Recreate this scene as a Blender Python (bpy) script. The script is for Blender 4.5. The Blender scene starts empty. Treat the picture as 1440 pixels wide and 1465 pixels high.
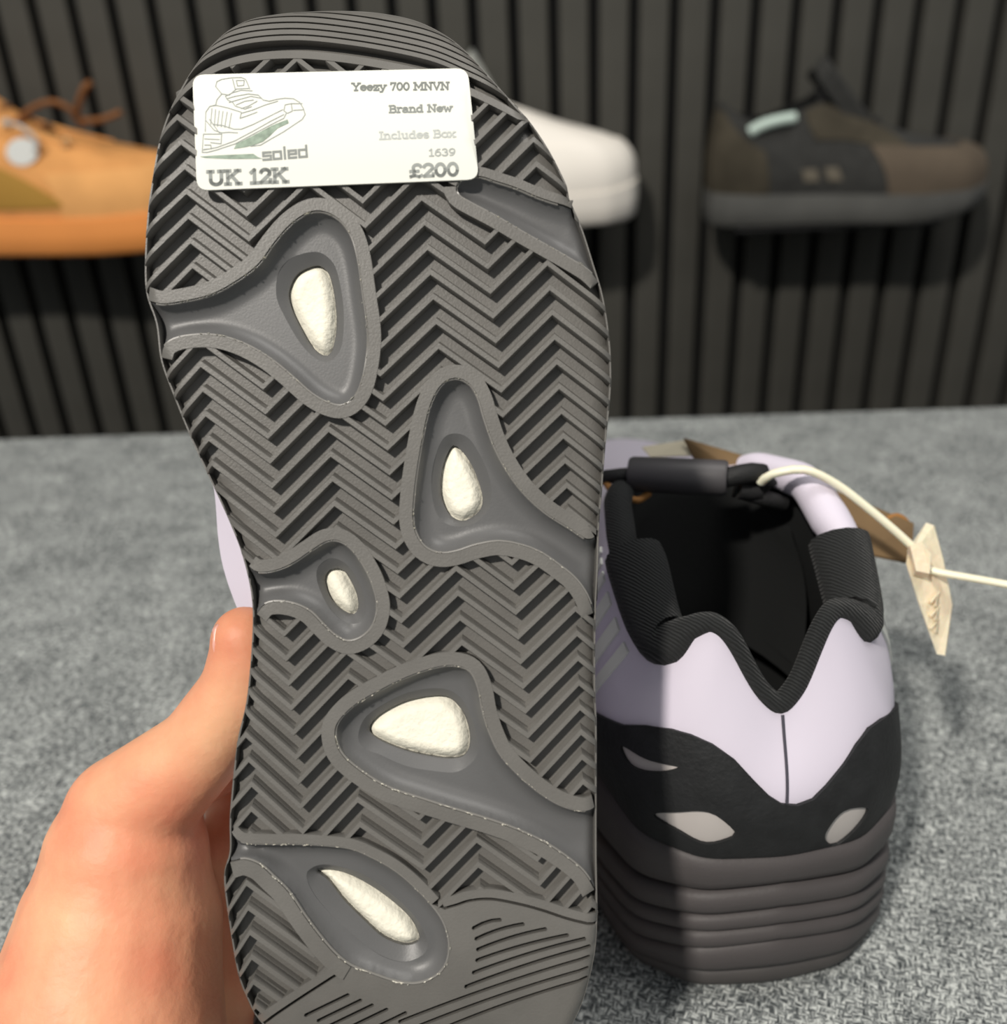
import bpy, bmesh, math, random
import numpy as np
from mathutils import Vector, Matrix
from mathutils.geometry import delaunay_2d_cdt

random.seed(4)
SC = bpy.context.scene
COL = SC.collection
# ------------------------------------------------------------------ camera
F, CX, CY = 1444.0, 720.0, 732.5          # focal length and centre for a 1440x1465 frame
TZ, CH = 0.75, 0.215                      # table height, camera height above it
PITCH, ROLL, YAW = math.radians(28.4), math.radians(-2.8), math.radians(2.4)
def _rx(a):
    c, s = math.cos(a), math.sin(a); return np.array([[1, 0, 0], [0, c, -s], [0, s, c]])
def _rz(a):
    c, s = math.cos(a), math.sin(a); return np.array([[c, -s, 0], [s, c, 0], [0, 0, 1]])
R = _rz(YAW) @ _rx(math.pi / 2 - PITCH) @ _rz(ROLL)
CP = np.array([0, 0, TZ + CH])
AX = R @ np.array([0, 0, -1.0])           # viewing axis, also the direction the held shoe points its upper
cam = bpy.data.cameras.new('camera')
cam.sensor_fit = 'HORIZONTAL'; cam.sensor_width = 36.0; cam.lens = 36.0 * F / 1440.0
cam.clip_start = 0.01; cam.clip_end = 20
cam.dof.use_dof = True; cam.dof.focus_distance = 0.192; cam.dof.aperture_fstop = 13.5
co = bpy.data.objects.new('camera', cam); COL.objects.link(co)
co.matrix_world = Matrix.Translation(CP.tolist()) @ Matrix(R.tolist()).to_4x4()
SC.camera = co
# ------------------------------------------------------------------ light and exposure
vs = SC.view_settings
vs.view_transform = 'Standard'; vs.look = 'None'; vs.gamma = 1.0; vs.use_curve_mapping = False
vs.exposure = 0.0
w = bpy.data.worlds.new('world'); SC.world = w; w.use_nodes = True
w.node_tree.nodes['Background'].inputs[0].default_value = (0.93, 0.97, 1.0, 1)
w.node_tree.nodes['Background'].inputs[1].default_value = 0.30
def area(name, loc, target, size, power, col):
    l = bpy.data.lights.new(name, 'AREA'); l.size = size; l.energy = power; l.color = col
    o = bpy.data.objects.new(name, l); COL.objects.link(o); o.location = loc
    o.rotation_euler = (Vector(target) - Vector(loc)).to_track_quat('-Z', 'Y').to_euler(); return o
area('ceiling_downlight', (-0.78, -1.05, TZ + 1.85), (0, 0.18, TZ), 0.13, 52, (1.0, 0.94, 0.86))
area('ceiling_panel', (0.55, 0.35, TZ + 1.9), (0.1, 0.6, TZ), 0.6, 14, (1.0, 0.97, 0.92))

# ------------------------------------------------------------------ helpers
def ray(px, py): return R @ np.array([(px - CX) / F, (CY - py) / F, -1.0])
def C(px, py, z): return CP + ray(px, py) * z
def Wp(px, py, h):
    d = ray(px, py); return CP + d * ((TZ + h - CP[2]) / d[2])
def Yp(px, py, y):
    d = ray(px, py); return CP + d * (y / d[1])
def projs(P):
    q = (np.asarray(P) - CP) @ R
    return np.stack([CX + F * q[..., 0] / -q[..., 2], CY - F * q[..., 1] / -q[..., 2]], -1)

def sgn(c):
    return tuple(((v / 255) / 12.92 if v / 255 < .04045 else ((v / 255 + .055) / 1.055) ** 2.4) for v in c) + (1,)
MATS = {}
def mat(name, rgb, rough=.6, nscale=0, namp=.15, bump=0, bscale=400, spec=.5, sss=0, sheen=0, metal=0, alpha=1, trans=0):
    if name in MATS: return MATS[name]
    m = bpy.data.materials.new(name); m.use_nodes = True; nt = m.node_tree; b = nt.nodes['Principled BSDF']
    c = sgn(rgb); b.inputs['Base Color'].default_value = c; b.inputs['Roughness'].default_value = rough
    b.inputs['Specular IOR Level'].default_value = spec; b.inputs['Metallic'].default_value = metal
    if trans: b.inputs['Transmission Weight'].default_value = trans
    if sheen: b.inputs['Sheen Weight'].default_value = sheen
    if sss:
        b.inputs['Subsurface Weight'].default_value = sss; b.inputs['Subsurface Scale'].default_value = .004
        b.inputs['Subsurface Radius'].default_value = (1.0, .35, .2)
    tc = nt.nodes.new('ShaderNodeTexCoord')
    if nscale:
        n = nt.nodes.new('ShaderNodeTexNoise'); n.inputs['Scale'].default_value = nscale; n.inputs['Detail'].default_value = 4
        nt.links.new(tc.outputs['Object'], n.inputs['Vector'])
        r = nt.nodes.new('ShaderNodeValToRGB'); r.color_ramp.elements[0].position = .3; r.color_ramp.elements[1].position = .7
        r.color_ramp.elements[0].color = tuple(v * (1 - namp) for v in c[:3]) + (1,)
        r.color_ramp.elements[1].color = tuple(min(1, v * (1 + namp)) for v in c[:3]) + (1,)
        nt.links.new(n.outputs['Fac'], r.inputs['Fac']); nt.links.new(r.outputs['Color'], b.inputs['Base Color'])
    if bump:
        n2 = nt.nodes.new('ShaderNodeTexNoise'); n2.inputs['Scale'].default_value = bscale; n2.inputs['Detail'].default_value = 3
        nt.links.new(tc.outputs['Object'], n2.inputs['Vector'])
        bp = nt.nodes.new('ShaderNodeBump'); bp.inputs['Strength'].default_value = bump; bp.inputs['Distance'].default_value = .0006
        nt.links.new(n2.outputs['Fac'], bp.inputs['Height']); nt.links.new(bp.outputs['Normal'], b.inputs['Normal'])
    MATS[name] = m; return m

def knit_mat(name, rgb, scale=900, depth=.6, rough=.8, axis='X', amp=.25):
    """ribbed textile: fine parallel cords"""
    m = bpy.data.materials.new(name); m.use_nodes = True; nt = m.node_tree; b = nt.nodes['Principled BSDF']
    b.inputs['Roughness'].default_value = rough; b.inputs['Sheen Weight'].default_value = .06
    tc = nt.nodes.new('ShaderNodeTexCoord'); wv = nt.nodes.new('ShaderNodeTexWave'); wv.wave_type = 'BANDS'; wv.bands_direction = axis
    wv.inputs['Scale'].default_value = scale; wv.inputs['Distortion'].default_value = 2.0; wv.inputs['Detail'].default_value = 2
    nt.links.new(tc.outputs['Object'], wv.inputs['Vector'])
    r = nt.nodes.new('ShaderNodeValToRGB'); c = sgn(rgb)
    r.color_ramp.elements[0].color = tuple(v * (1 - amp) for v in c[:3]) + (1,); r.color_ramp.elements[1].color = tuple(min(1, v * (1 + amp)) for v in c[:3]) + (1,)
    nt.links.new(wv.outputs['Fac'], r.inputs['Fac']); nt.links.new(r.outputs['Color'], b.inputs['Base Color'])
    bp = nt.nodes.new('ShaderNodeBump'); bp.inputs['Strength'].default_value = depth; bp.inputs['Distance'].default_value = .0004
    nt.links.new(wv.outputs['Fac'], bp.inputs['Height']); nt.links.new(bp.outputs['Normal'], b.inputs['Normal'])
    MATS[name] = m; return m

def fabric_mat():
    m = bpy.data.materials.new('grey_weave'); m.use_nodes = True; nt = m.node_tree; N = nt.nodes; Lk = nt.links
    b = N['Principled BSDF']; b.inputs['Roughness'].default_value = .92; b.inputs['Specular IOR Level'].default_value = .15
    b.inputs['Sheen Weight'].default_value = .05
    tc = N.new('ShaderNodeTexCoord')
    dn = N.new('ShaderNodeTexNoise'); dn.inputs['Scale'].default_value = 90; dn.inputs['Detail'].default_value = 2
    Lk.new(tc.outputs['Object'], dn.inputs['Vector'])
    mx = N.new('ShaderNodeVectorMath'); mx.operation = 'MULTIPLY_ADD'; mx.inputs[1].default_value = (.004, .004, 0)
    Lk.new(dn.outputs['Color'], mx.inputs[0]); Lk.new(tc.outputs['Object'], mx.inputs[2])
    rot = N.new('ShaderNodeMapping'); rot.inputs['Rotation'].default_value = (0, 0, .3); rot.inputs['Scale'].default_value = (1080, 1080, 0)
    Lk.new(mx.outputs[0], rot.inputs['Vector'])
    def nz(sx, sy, off):
        mp = N.new('ShaderNodeMapping'); mp.inputs['Scale'].default_value = (sx, sy, 1); mp.inputs['Location'].default_value = (off, off, 0)
        Lk.new(rot.outputs[0], mp.inputs['Vector'])
        n = N.new('ShaderNodeTexNoise'); n.inputs['Scale'].default_value = 1.0; n.inputs['Detail'].default_value = 3; n.inputs['Roughness'].default_value = .6
        Lk.new(mp.outputs[0], n.inputs['Vector']); return n
    a = nz(.35, 1.3, 0); c = nz(1.3, .35, 7.3)
    ch = N.new('ShaderNodeTexChecker'); ch.inputs['Scale'].default_value = .5; ch.inputs[1].default_value = (0, 0, 0, 1); ch.inputs[2].default_value = (1, 1, 1, 1)
    Lk.new(rot.outputs[0], ch.inputs['Vector'])
    mixv = N.new('ShaderNodeMix'); mixv.data_type = 'FLOAT'
    Lk.new(ch.outputs['Fac'], mixv.inputs[0]); Lk.new(a.outputs['Fac'], mixv.inputs[2]); Lk.new(c.outputs['Fac'], mixv.inputs[3])
    big = N.new('ShaderNodeTexNoise'); big.inputs['Scale'].default_value = 70; big.inputs['Detail'].default_value = 3
    Lk.new(tc.outputs['Object'], big.inputs['Vector'])
    ad = N.new('ShaderNodeMath'); ad.operation = 'MULTIPLY_ADD'; ad.inputs[1].default_value = .16; ad.inputs[2].default_value = -.08
    Lk.new(big.outputs['Fac'], ad.inputs[0])
    sm = N.new('ShaderNodeMath'); sm.operation = 'ADD'; Lk.new(mixv.outputs[0], sm.inputs[0]); Lk.new(ad.outputs[0], sm.inputs[1])
    r = N.new('ShaderNodeValToRGB'); e = r.color_ramp.elements
    e[0].position = .36; e[0].color = sgn((60, 64, 66)); e[1].position = .62; e[1].color = sgn((196, 200, 197))
    k = e.new(.48); k.color = sgn((114, 118, 118))
    Lk.new(sm.outputs[0], r.inputs['Fac']); Lk.new(r.outputs['Color'], b.inputs['Base Color'])
    bp = N.new('ShaderNodeBump'); bp.inputs['Strength'].default_value = .9; bp.inputs['Distance'].default_value = .0009
    Lk.new(mixv.outputs[0], bp.inputs['Height']); Lk.new(bp.outputs['Normal'], b.inputs['Normal'])
    return m

def put(o, parent):
    COL.objects.link(o)
    if parent is not None:
        o.parent = parent
        o.matrix_parent_inverse = Matrix.Translation(-Vector(parent.location)) if parent.type == 'EMPTY' else Matrix.Identity(4)
    return o
def mesh(name, V, Fc, m, parent=None, smooth=True, sharp=None, mods=None):
    me = bpy.data.meshes.new(name)
    me.from_pydata([tuple(map(float, v)) for v in V], [], [tuple(map(int, f)) for f in Fc])
    bm = bmesh.new(); bm.from_mesh(me); bmesh.ops.recalc_face_normals(bm, faces=bm.faces); bm.to_mesh(me); bm.free()
    if smooth:
        for p in me.polygons: p.use_smooth = True
        if sharp: me.set_sharp_from_angle(angle=math.radians(sharp))
    if m: me.materials.append(m)
    return put(bpy.data.objects.new(name, me), parent)
def thing(name, label, cat, loc, group=None):
    o = bpy.data.objects.new(name, None); o.empty_display_size = .02; o.location = tuple(map(float, loc)); COL.objects.link(o)
    o['label'] = label; o['category'] = cat
    if group: o['group'] = group
    return o
def tag(o, label, cat, group=None):
    o['label'] = label; o['category'] = cat
    if group: o['group'] = group
    return o

def cr(pts, step=5.0, closed=False):
    """Catmull-Rom resample of a polyline (any dimension)"""
    P = np.array(pts, float); n = len(P); out = []
    segs = n if closed else n - 1
    for i in range(segs):
        if closed: p0, p1, p2, p3 = P[(i - 1) % n], P[i], P[(i + 1) % n], P[(i + 2) % n]
        else: p0, p1, p2, p3 = P[max(i - 1, 0)], P[i], P[i + 1], P[min(i + 2, n - 1)]
        k = max(1, int(np.linalg.norm(p2 - p1) / step))
        for t in np.arange(k) / k:
            out.append(.5 * (2 * p1 + (p2 - p0) * t + (2 * p0 - 5 * p1 + 4 * p2 - p3) * t * t + (3 * p1 - p0 - 3 * p2 + p3) * t ** 3))
    if not closed: out.append(P[-1])
    return np.array(out)
def inpoly(Q, poly):
    Q = np.atleast_2d(Q); x, y = Q[:, 0], Q[:, 1]; c = np.zeros(len(Q), bool); n = len(poly); j = n - 1
    for i in range(n):
        xi, yi = poly[i]; xj, yj = poly[j]
        t = ((yi > y) != (yj > y)) & (x < (xj - xi) * (y - yi) / ((yj - yi) if yj != yi else 1e-12) + xi)
        c ^= t; j = i
    return c
def dist(Q, path, closed=False):
    Q = np.atleast_2d(Q); A = np.asarray(path, float); B = np.roll(A, -1, 0)
    if not closed: A, B = A[:-1], B[:-1]
    out = np.full(len(Q), 1e9)
    for i0 in range(0, len(Q), 4000):
        q = Q[i0:i0 + 4000][:, None, :]; ab = B - A; L = (ab ** 2).sum(1) + 1e-12
        t = np.clip(((q - A) * ab).sum(2) / L, 0, 1)
        out[i0:i0 + 4000] = np.sqrt((((A + ab * t[..., None]) - q) ** 2).sum(2)).min(1)
    return out
def plate(name, poly, holes, top, bottom, mp, m, parent, spacing=6.0, sharp=40, walls=True):
    """solid relief piece: 2-D outline (+holes) triangulated, lifted by top(Q)->h, walls down to `bottom`"""
    loops = [np.asarray(poly, float)] + [np.asarray(h, float) for h in holes]
    pts = []; edges = []
    for L in loops:
        s = len(pts); pts += L.tolist(); edges += [(s + i, s + (i + 1) % len(L)) for i in range(len(L))]
    nb = len(pts)
    mn, mxx = loops[0].min(0), loops[0].max(0)
    if spacing:
        gx, gy = np.meshgrid(np.arange(mn[0] + spacing * .5, mxx[0], spacing), np.arange(mn[1] + spacing * .5, mxx[1], spacing))
        gx[::2] += spacing * .5
        G = np.stack([gx.ravel(), gy.ravel()], 1)
        if len(G):
            k = inpoly(G, loops[0])
            for h in loops[1:]: k &= ~inpoly(G, h)
            G = G[k]
        if len(G):
            k = np.ones(len(G), bool)
            for L in loops: k &= dist(G, L, True) > spacing * .45
            pts += G[k].tolist()
    r = delaunay_2d_cdt([Vector(p) for p in pts], edges, [], 0, 1e-5)
    V2 = np.array([tuple(v) for v in r[0]]); T = np.array([tuple(f) for f in r[2]])
    cen = V2[T].mean(1); k = inpoly(cen, loops[0])
    for h in loops[1:]: k &= ~inpoly(cen, h)
    T = T[k]
    V = mp(V2[:, 0], V2[:, 1], top(V2)); faces = T.tolist(); V = V.tolist()
    if walls:
        for L in loops:
            n = len(L); s = len(V); bt = bottom(L) if callable(bottom) else np.full(n, bottom)
            V += mp(L[:, 0], L[:, 1], top(L)).tolist(); V += mp(L[:, 0], L[:, 1], bt).tolist()
            for i in range(n): faces.append((s + i, s + (i + 1) % n, s + n + (i + 1) % n, s + n + i))
    me = bpy.data.meshes.new(name); me.from_pydata([tuple(v) for v in V], [], [tuple(f) for f in faces])
    bm = bmesh.new(); bm.from_mesh(me); bmesh.ops.remove_doubles(bm, verts=bm.verts, dist=1e-6)
    bmesh.ops.recalc_face_normals(bm, faces=bm.faces); bm.to_mesh(me); bm.free()
    for p in me.polygons: p.use_smooth = True
    me.set_sharp_from_angle(angle=math.radians(sharp)); me.materials.append(m)
    return put(bpy.data.objects.new(name, me), parent)
def tube(name, path, rad, m, parent=None, n=10, closed=False, flat=1.0):
    P = np.asarray(path, float); k = len(P); rad = np.broadcast_to(rad, (k,)); V = []; Fc = []
    up = np.array([0.13, 0.21, 0.97])
    for i in range(k):
        a = P[(i + 1) % k] if closed or i < k - 1 else P[i]; b = P[i - 1] if closed or i > 0 else P[i]
        t = a - b; t /= np.linalg.norm(t) + 1e-12; s = np.cross(t, up); s /= np.linalg.norm(s) + 1e-9; u = np.cross(s, t)
        for j in range(n):
            g = 2 * math.pi * j / n; V.append(P[i] + rad[i] * (math.cos(g) * s + flat * math.sin(g) * u))
    for i in range(k if closed else k - 1):
        for j in range(n):
            i2 = (i + 1) % k; Fc.append((i * n + j, i * n + (j + 1) % n, i2 * n + (j + 1) % n, i2 * n + j))
    if not closed:
        Fc.append(tuple(range(n))); Fc.append(tuple(range((k - 1) * n, k * n)))
    return mesh(name, V, Fc, m, parent, True, 50)
def boxm(name, lo, hi, m, parent=None, bevel=0):
    bm = bmesh.new(); bmesh.ops.create_cube(bm, size=1)
    for v in bm.verts: v.co = Vector([(lo[i] + hi[i]) / 2 + v.co[i] * (hi[i] - lo[i]) for i in range(3)])
    if bevel: bmesh.ops.bevel(bm, geom=bm.edges[:], offset=bevel, segments=3, affect='EDGES', profile=.5)
    me = bpy.data.meshes.new(name); bm.to_mesh(me); bm.free(); me.materials.append(m)
    for p in me.polygons: p.use_smooth = True
    me.set_sharp_from_angle(angle=math.radians(35))
    return put(bpy.data.objects.new(name, me), parent)

# ------------------------------------------------------------------ materials
RUB = mat('tread_rubber', (104, 102, 98), .44, 120, .08, .12, 2500, .4)
POD = mat('pod_rubber', (94, 94, 94), .42, 60, .05, .05, 2500, .45)
MID = mat('midsole_foam', (76, 72, 72), .55, 50, .05, .12, 1400, .35)
CREAM = mat('cream_foam', (243, 239, 222), .8, 300, .05, .5, 900, .3)
LAV = knit_mat('lavender_neoprene', (214, 207, 221), 1500, .15, .6, 'DIAGONAL', .03)
BLK = mat('black_overlay', (34, 35, 36), .6, 200, .2, .35, 900, .3)
KNIT = knit_mat('black_knit', (24, 26, 26), 520, .8, .85, 'DIAGONAL', .4)
LINE = mat('black_lining', (20, 21, 21), .9, 0, 0, .2, 900, .2)
GREYP = mat('reflective_panel', (190, 184, 180), .45)
SKIN = None

# ------------------------------------------------------------------ the setting
WY = 1.12
wall_m = mat('wall_backing', (12, 13, 14), .9)
slat_m = mat('charcoal_slat', (74, 73, 68), .75, 14, .12, .2, 300, .2)
floor = boxm('floor', (-1.6, -.9, -.05), (1.6, WY + .05, 0), mat('dark_floor', (70, 66, 60), .6, 6, .2)); floor['kind'] = 'structure'
wall = boxm('wall_back', (-1.6, WY + .012, 0), (1.6, WY + .06, 2.4), wall_m); wall['kind'] = 'structure'
gap0 = Yp(849, 100, WY)[0]
sb = boxm('slat', (-.0142, WY - .006, .0), (.0142, WY + .0125, 2.4), slat_m, wall, .0015)
sme = sb.data
for k in range(-38, 38):
    o = sb if k == -38 else bpy.data.objects.new('slat', sme)
    if o is not sb: put(o, wall)
    o.location = (gap0 + (k + .5) * .0399, 0, 0)
TAB = boxm('fabric_bench', (-.95, -.42, .0), (.95, .502, TZ), fabric_mat(), None, .006)
tag(TAB, 'grey woven fabric bench top under the standing sneaker', 'bench')

# ------------------------------------------------------------------ the held sneaker: sole traced in sole-plane units
Z0 = .175
def curl(v):
    v = np.asarray(v, float)
    return .015 * np.clip((240 - v) / 230, 0, 2) ** 2 + .006 * np.clip((v - 1330) / 200, 0, 2) ** 2
def S(u, v, h):
    """point of the sole: u,v in sole-plane units, h = metres from tread face into the shoe"""
    u = np.asarray(u, float); v = np.asarray(v, float); h = np.broadcast_to(np.asarray(h, float), u.shape)
    z = Z0 + curl(v)
    d = np.stack([(u - CX) / F * z, (CY - v) / F * z, -(z + h)], -1)
    return CP + d @ R.T
OUT = [(440,10),(490,9),(540,12),(590,22),(630,40),(665,66),(712,117),(739,147),(759,169),(787,211),(812,261),(815,278),(834,322),(850,372),(864,419),(873,475),(876,520),(875,563),(867,647),(863,702),(859,747),(857,813),(854,880),(853,974),(855,1040),(855,1130),(855,1224),(856,1286),(856,1318),(853,1366),(841,1420),(827,1458),(800,1505),(740,1545),(640,1566),(540,1560),(450,1532),(400,1500),(366,1465),(352,1440),(336,1398),(322,1315),(316,1257),(324,1222),(324,1182),(326,1148),(335,1065),(349,1000),(357,905),(355,850),(342,794),(326,752),(310,716),(279,650),(265,619),(243,564),(225,514),(218,461),(204,417),(202,367),(206,300),(213,250),(222,200),(236,157),(256,118),(272,92),(292,66),(322,38),(356,21),(400,13)]
OUTL = cr(OUT, 8, True)
def E(Q): return .0016 * np.clip(1 - dist(Q, OUTL, True) / 17, 0, 1) ** 2
DEEP = .0024
heldc = S(np.array([590.]), np.array([1100.]), .03)[0]
SHOE = thing('sneaker', 'lavender sneaker held up by hand, grey herringbone sole facing the camera', 'sneaker', heldc, 'pair of lavender sneakers')

PA = [(207,428),(229,435),(259,432),(301,422),(334,405),(368,380),(393,347),(415,322),(440,305),(462,303),(484,314),(501,336),(511,369),(518,417),(525,467),(525,500),(518,542),(507,567),(490,579),(470,576),(445,562),(412,533),(384,511),(351,492),(315,480),(282,478),(251,483),(234,494),(228,510)]
PB = [(851,769),(839,772),(812,755),(778,733),(748,705),(725,674),(706,638),(692,599),(684,572),(673,552),(656,542),(639,545),(625,560),(614,585),(606,619),(599,658),(593,702),(591,744),(598,769),(612,785),(631,791),(653,788),(681,779),(714,774),(748,780),(775,791),(800,808),(823,827),(839,849),(850,877)]
PC = [(355,811),(369,819),(392,817),(417,807),(444,789),(467,775),(486,775),(505,789),(522,814),(533,839),(539,867),(533,894),(517,911),(497,917),(478,908),(461,892),(444,875),(422,864),(397,860),(378,864),(366,878)]
PD = [(851,1158),(831,1161),(800,1152),(769,1133),(740,1108),(715,1080),(700,1049),(690,1017),(684,986),(672,961),(650,953),(625,955),(587,967),(547,986),(509,1008),(484,1033),(480,1055),(490,1080),(519,1105),(556,1127),(600,1142),(644,1156),(694,1171),(737,1186),(778,1205),(812,1227),(837,1249),(851,1274)]
PE = [(329,1193),(344,1205),(372,1208),(419,1208),(460,1210),(502,1215),(535,1229),(563,1245),(591,1268),(619,1298),(635,1323),(642,1351),(638,1379),(622,1398),(594,1408),(563,1404),(530,1393),(502,1382),(480,1365),(458,1340),(435,1309),(413,1276),(391,1254),(372,1237),(349,1229),(328,1234)]
PF = [(817,297),(798,292),(770,283),(737,269),(709,260),(686,253),(664,255),(653,267),(657,279),(675,290),(709,308),(748,331),(787,353),(820,372),(842,386),(857,400)]
CLOSE = {'A': [(222,488),(216,458),(206,436)], 'B': [(857,860),(858,815),(858,780)], 'C': [(359,862),(357,840),(353,822)],
         'D': [(856,1262),(856,1220),(855,1175)], 'E': [(322,1226),(321,1215),(324,1202)], 'F': [(850,372),(834,322),(820,304)]}
PODS = {}
for k, p in zip('ABCDEF', (PA, PB, PC, PD, PE, PF)):
    path = cr(p, 5); PODS[k] = (path, np.vstack([path, np.array(CLOSE[k], float)]))
outsole = plate('outsole', OUTL, [p[1] for p in PODS.values()], lambda Q: DEEP + E(Q), .0085, S, RUB, SHOE, 14)
outsole['label'] = 'grey rubber outsole with herringbone tread'
RINGS = {'A': ([(395,403),(402,383),(420,367),(451,360),(470,369),(482,389),(491,439),(490,486),(482,508),(465,518),(445,508),(426,486),(407,453),(396,428)],
               [(413,417),(423,394),(440,383),(457,380),(470,392),(477,417),(481,450),(480,480),(473,505),(462,508),(445,494),(429,467),(416,439)]),
         'B': ([(617,685),(623,652),(634,627),(650,620),(670,627),(687,652),(699,680),(703,702),(700,724),(689,741),(673,751),(650,753),(631,744),(620,722)],
               [(631,680),(637,655),(648,637),(659,644),(673,663),(684,688),(690,713),(686,730),(673,741),(659,745),(642,735),(631,710)]),
         'C': ([(453,830),(455,811),(472,799),(489,803),(505,819),(519,847),(523,872),(517,889),(500,892),(480,880),(464,858)],
               [(464,830),(472,815),(489,815),(500,828),(510,850),(512,869),(505,879),(489,873),(472,855)]),
         'D': ([(512,1055),(522,1027),(553,1005),(590,989),(631,985),(656,996),(672,1021),(682,1055),(682,1080),(669,1096),(650,1105),(619,1103),(581,1096),(544,1080),(522,1071)],
               [(528,1042),(541,1024),(575,1005),(612,996),(640,997),(659,1014),(669,1036),(672,1061),(665,1080),(644,1085),(606,1080),(569,1070),(537,1055)]),
         'E': ([(438,1254),(444,1243),(463,1237),(497,1243),(530,1257),(563,1282),(591,1309),(608,1337),(611,1357),(599,1370),(574,1376),(541,1365),(508,1340),(474,1309),(449,1279)],
               [(453,1246),(474,1244),(502,1252),(535,1270),(566,1293),(588,1315),(599,1337),(597,1348),(577,1352),(547,1340),(519,1315),(491,1287),(469,1259)])}
def para(P, h): return np.array([CX, CY]) + (np.asarray(P, float) - (CX, CY)) * (1 + h / Z0)
for k in 'ABCDEF':
    path, poly = PODS[k]
    hole = cr(para(RINGS[k][0], .003), 5, True) if k in RINGS else None
    deep = .0024 if k != 'F' else .0020
    def dish(Q, path=path, deep=deep):
        d = np.clip(dist(Q, path) / 26, 0, 1); lip = np.clip(1 - dist(Q, path) / 3.5, 0, 1)
        return .0007 + deep * (1 - (1 - d) ** 2.2) - .0003 * lip + 1.2 * E(Q)
    plate('sole_pod', poly, [hole] if hole is not None else [], dish, .0075, S, POD, outsole, 5, 50)
    if hole is None: continue
    white = cr(para(RINGS[k][1], .0044), 5, True)
    def ringh(Q, hole=hole, white=white):
        a = dist(Q, hole, True); b = dist(Q, white, True); t = a / (a + b + 1e-6); return .0031 + .0013 * t
    plate('pod_window_rim', hole, [white], ringh, .0066, S, POD, outsole, 4, 50)
    def puff(Q, white=white): return .0057 - .0022 * (1 - np.clip(1 - dist(Q, white, True) * inpoly(Q, white) / 18, 0, 1) ** 2)
    # slightly larger so that it tucks under the rim
    cw = white.mean(0); o = plate('cushion_window', cw + (white - cw) * 1.09, [], puff, .0062, S, CREAM, outsole, 4, 50)
    o['label'] = 'cream foam showing through the sole window'

def normals_(path):
    t = np.gradient(path, axis=0); t /= np.linalg.norm(t, axis=1)[:, None] + 1e-9
    return np.stack([t[:, 1], -t[:, 0]], 1)
LIP_GLINT = mat('pod_lip_glint', (122, 120, 116), .35, 0, 0, 0, 0, .5); GLUE = mat('glue_residue', (226, 222, 208), .5)  # lip colour paler than the pod rubber: specular edge painted in
rng = np.random.default_rng(3)
for k in 'ABCDEF':
    path = PODS[k][0][3:-3]
    tube('pod_lip_glint', S(path[:, 0], path[:, 1], .0004 + E(path)), .00022, LIP_GLINT, outsole, 6)
    V = []; Fc = []                                # specks of dried glue in the joint round the pod
    for _ in range(int(len(path) * .55)):
        i = int(rng.integers(2, len(path) - 2)); p = path[i] + rng.normal(0, .8, 2); d_ = path[i + 1] - path[i - 1]; d_ /= np.linalg.norm(d_) + 1e-9
        if k in 'BC' and rng.random() < .3: continue
        L = rng.uniform(.6, 3.2) * (2.2 if rng.random() < .12 else 1); wd = rng.uniform(.35, .9); n_ = np.array([-d_[1], d_[0]]); q = np.array([p - d_ * L, p + n_ * wd, p + d_ * L, p - n_ * wd]); s0 = len(V)
        V += S(q[:, 0], q[:, 1], .0001 + E(q)).tolist() + [S(np.array([p[0]]), np.array([p[1]]), -.0002 + E(p[None]))[0].tolist()]
        Fc += [(s0, s0 + 1, s0 + 4), (s0 + 1, s0 + 2, s0 + 4), (s0 + 2, s0 + 3, s0 + 4), (s0 + 3, s0, s0 + 4)]
    g = mesh('glue_residue', V, Fc, GLUE, outsole, False); g['kind'] = 'stuff'
def normals(path):
    t = np.gradient(path, axis=0); t /= np.linalg.norm(t, axis=1)[:, None] + 1e-9
    return np.stack([t[:, 1], -t[:, 0]], 1)
BAND = lambda Q: -.0001 + E(Q) + .0004 * np.clip(1 - dist(Q, OUTL, True) / 6, 0, 1)
def band(path, poly, wd):
    n = normals(path); i = len(path) // 2
    if inpoly(path[i] + n[i] * 3, poly)[0]: n = -n
    o1 = path + n * 1.2; o2 = path + n * wd
    plate('tread_border', np.vstack([o1, o2[::-1]]), [], BAND, DEEP + .0003, S, RUB, outsole, 7, 40)
for k, wd in zip('ABCD', (19, 20, 18.5, 20)): band(PODS[k][0], PODS[k][1], wd)
pe = PODS['E'][0]
i1 = int(np.argmin(((pe - (619, 1298)) ** 2).sum(1))); i2 = int(np.argmin(((pe - (500, 1381)) ** 2).sum(1)))
band(pe[:i1], PODS['E'][1], 15); band(pe[i2:], PODS['E'][1], 23)
pf = PODS['F'][0]; i3 = int(np.argmin(((pf - (653, 267)) ** 2).sum(1)))
band(pf[:i3 + 1], PODS['F'][1], 14); band(pf[i3:], PODS['F'][1], 18)

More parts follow.
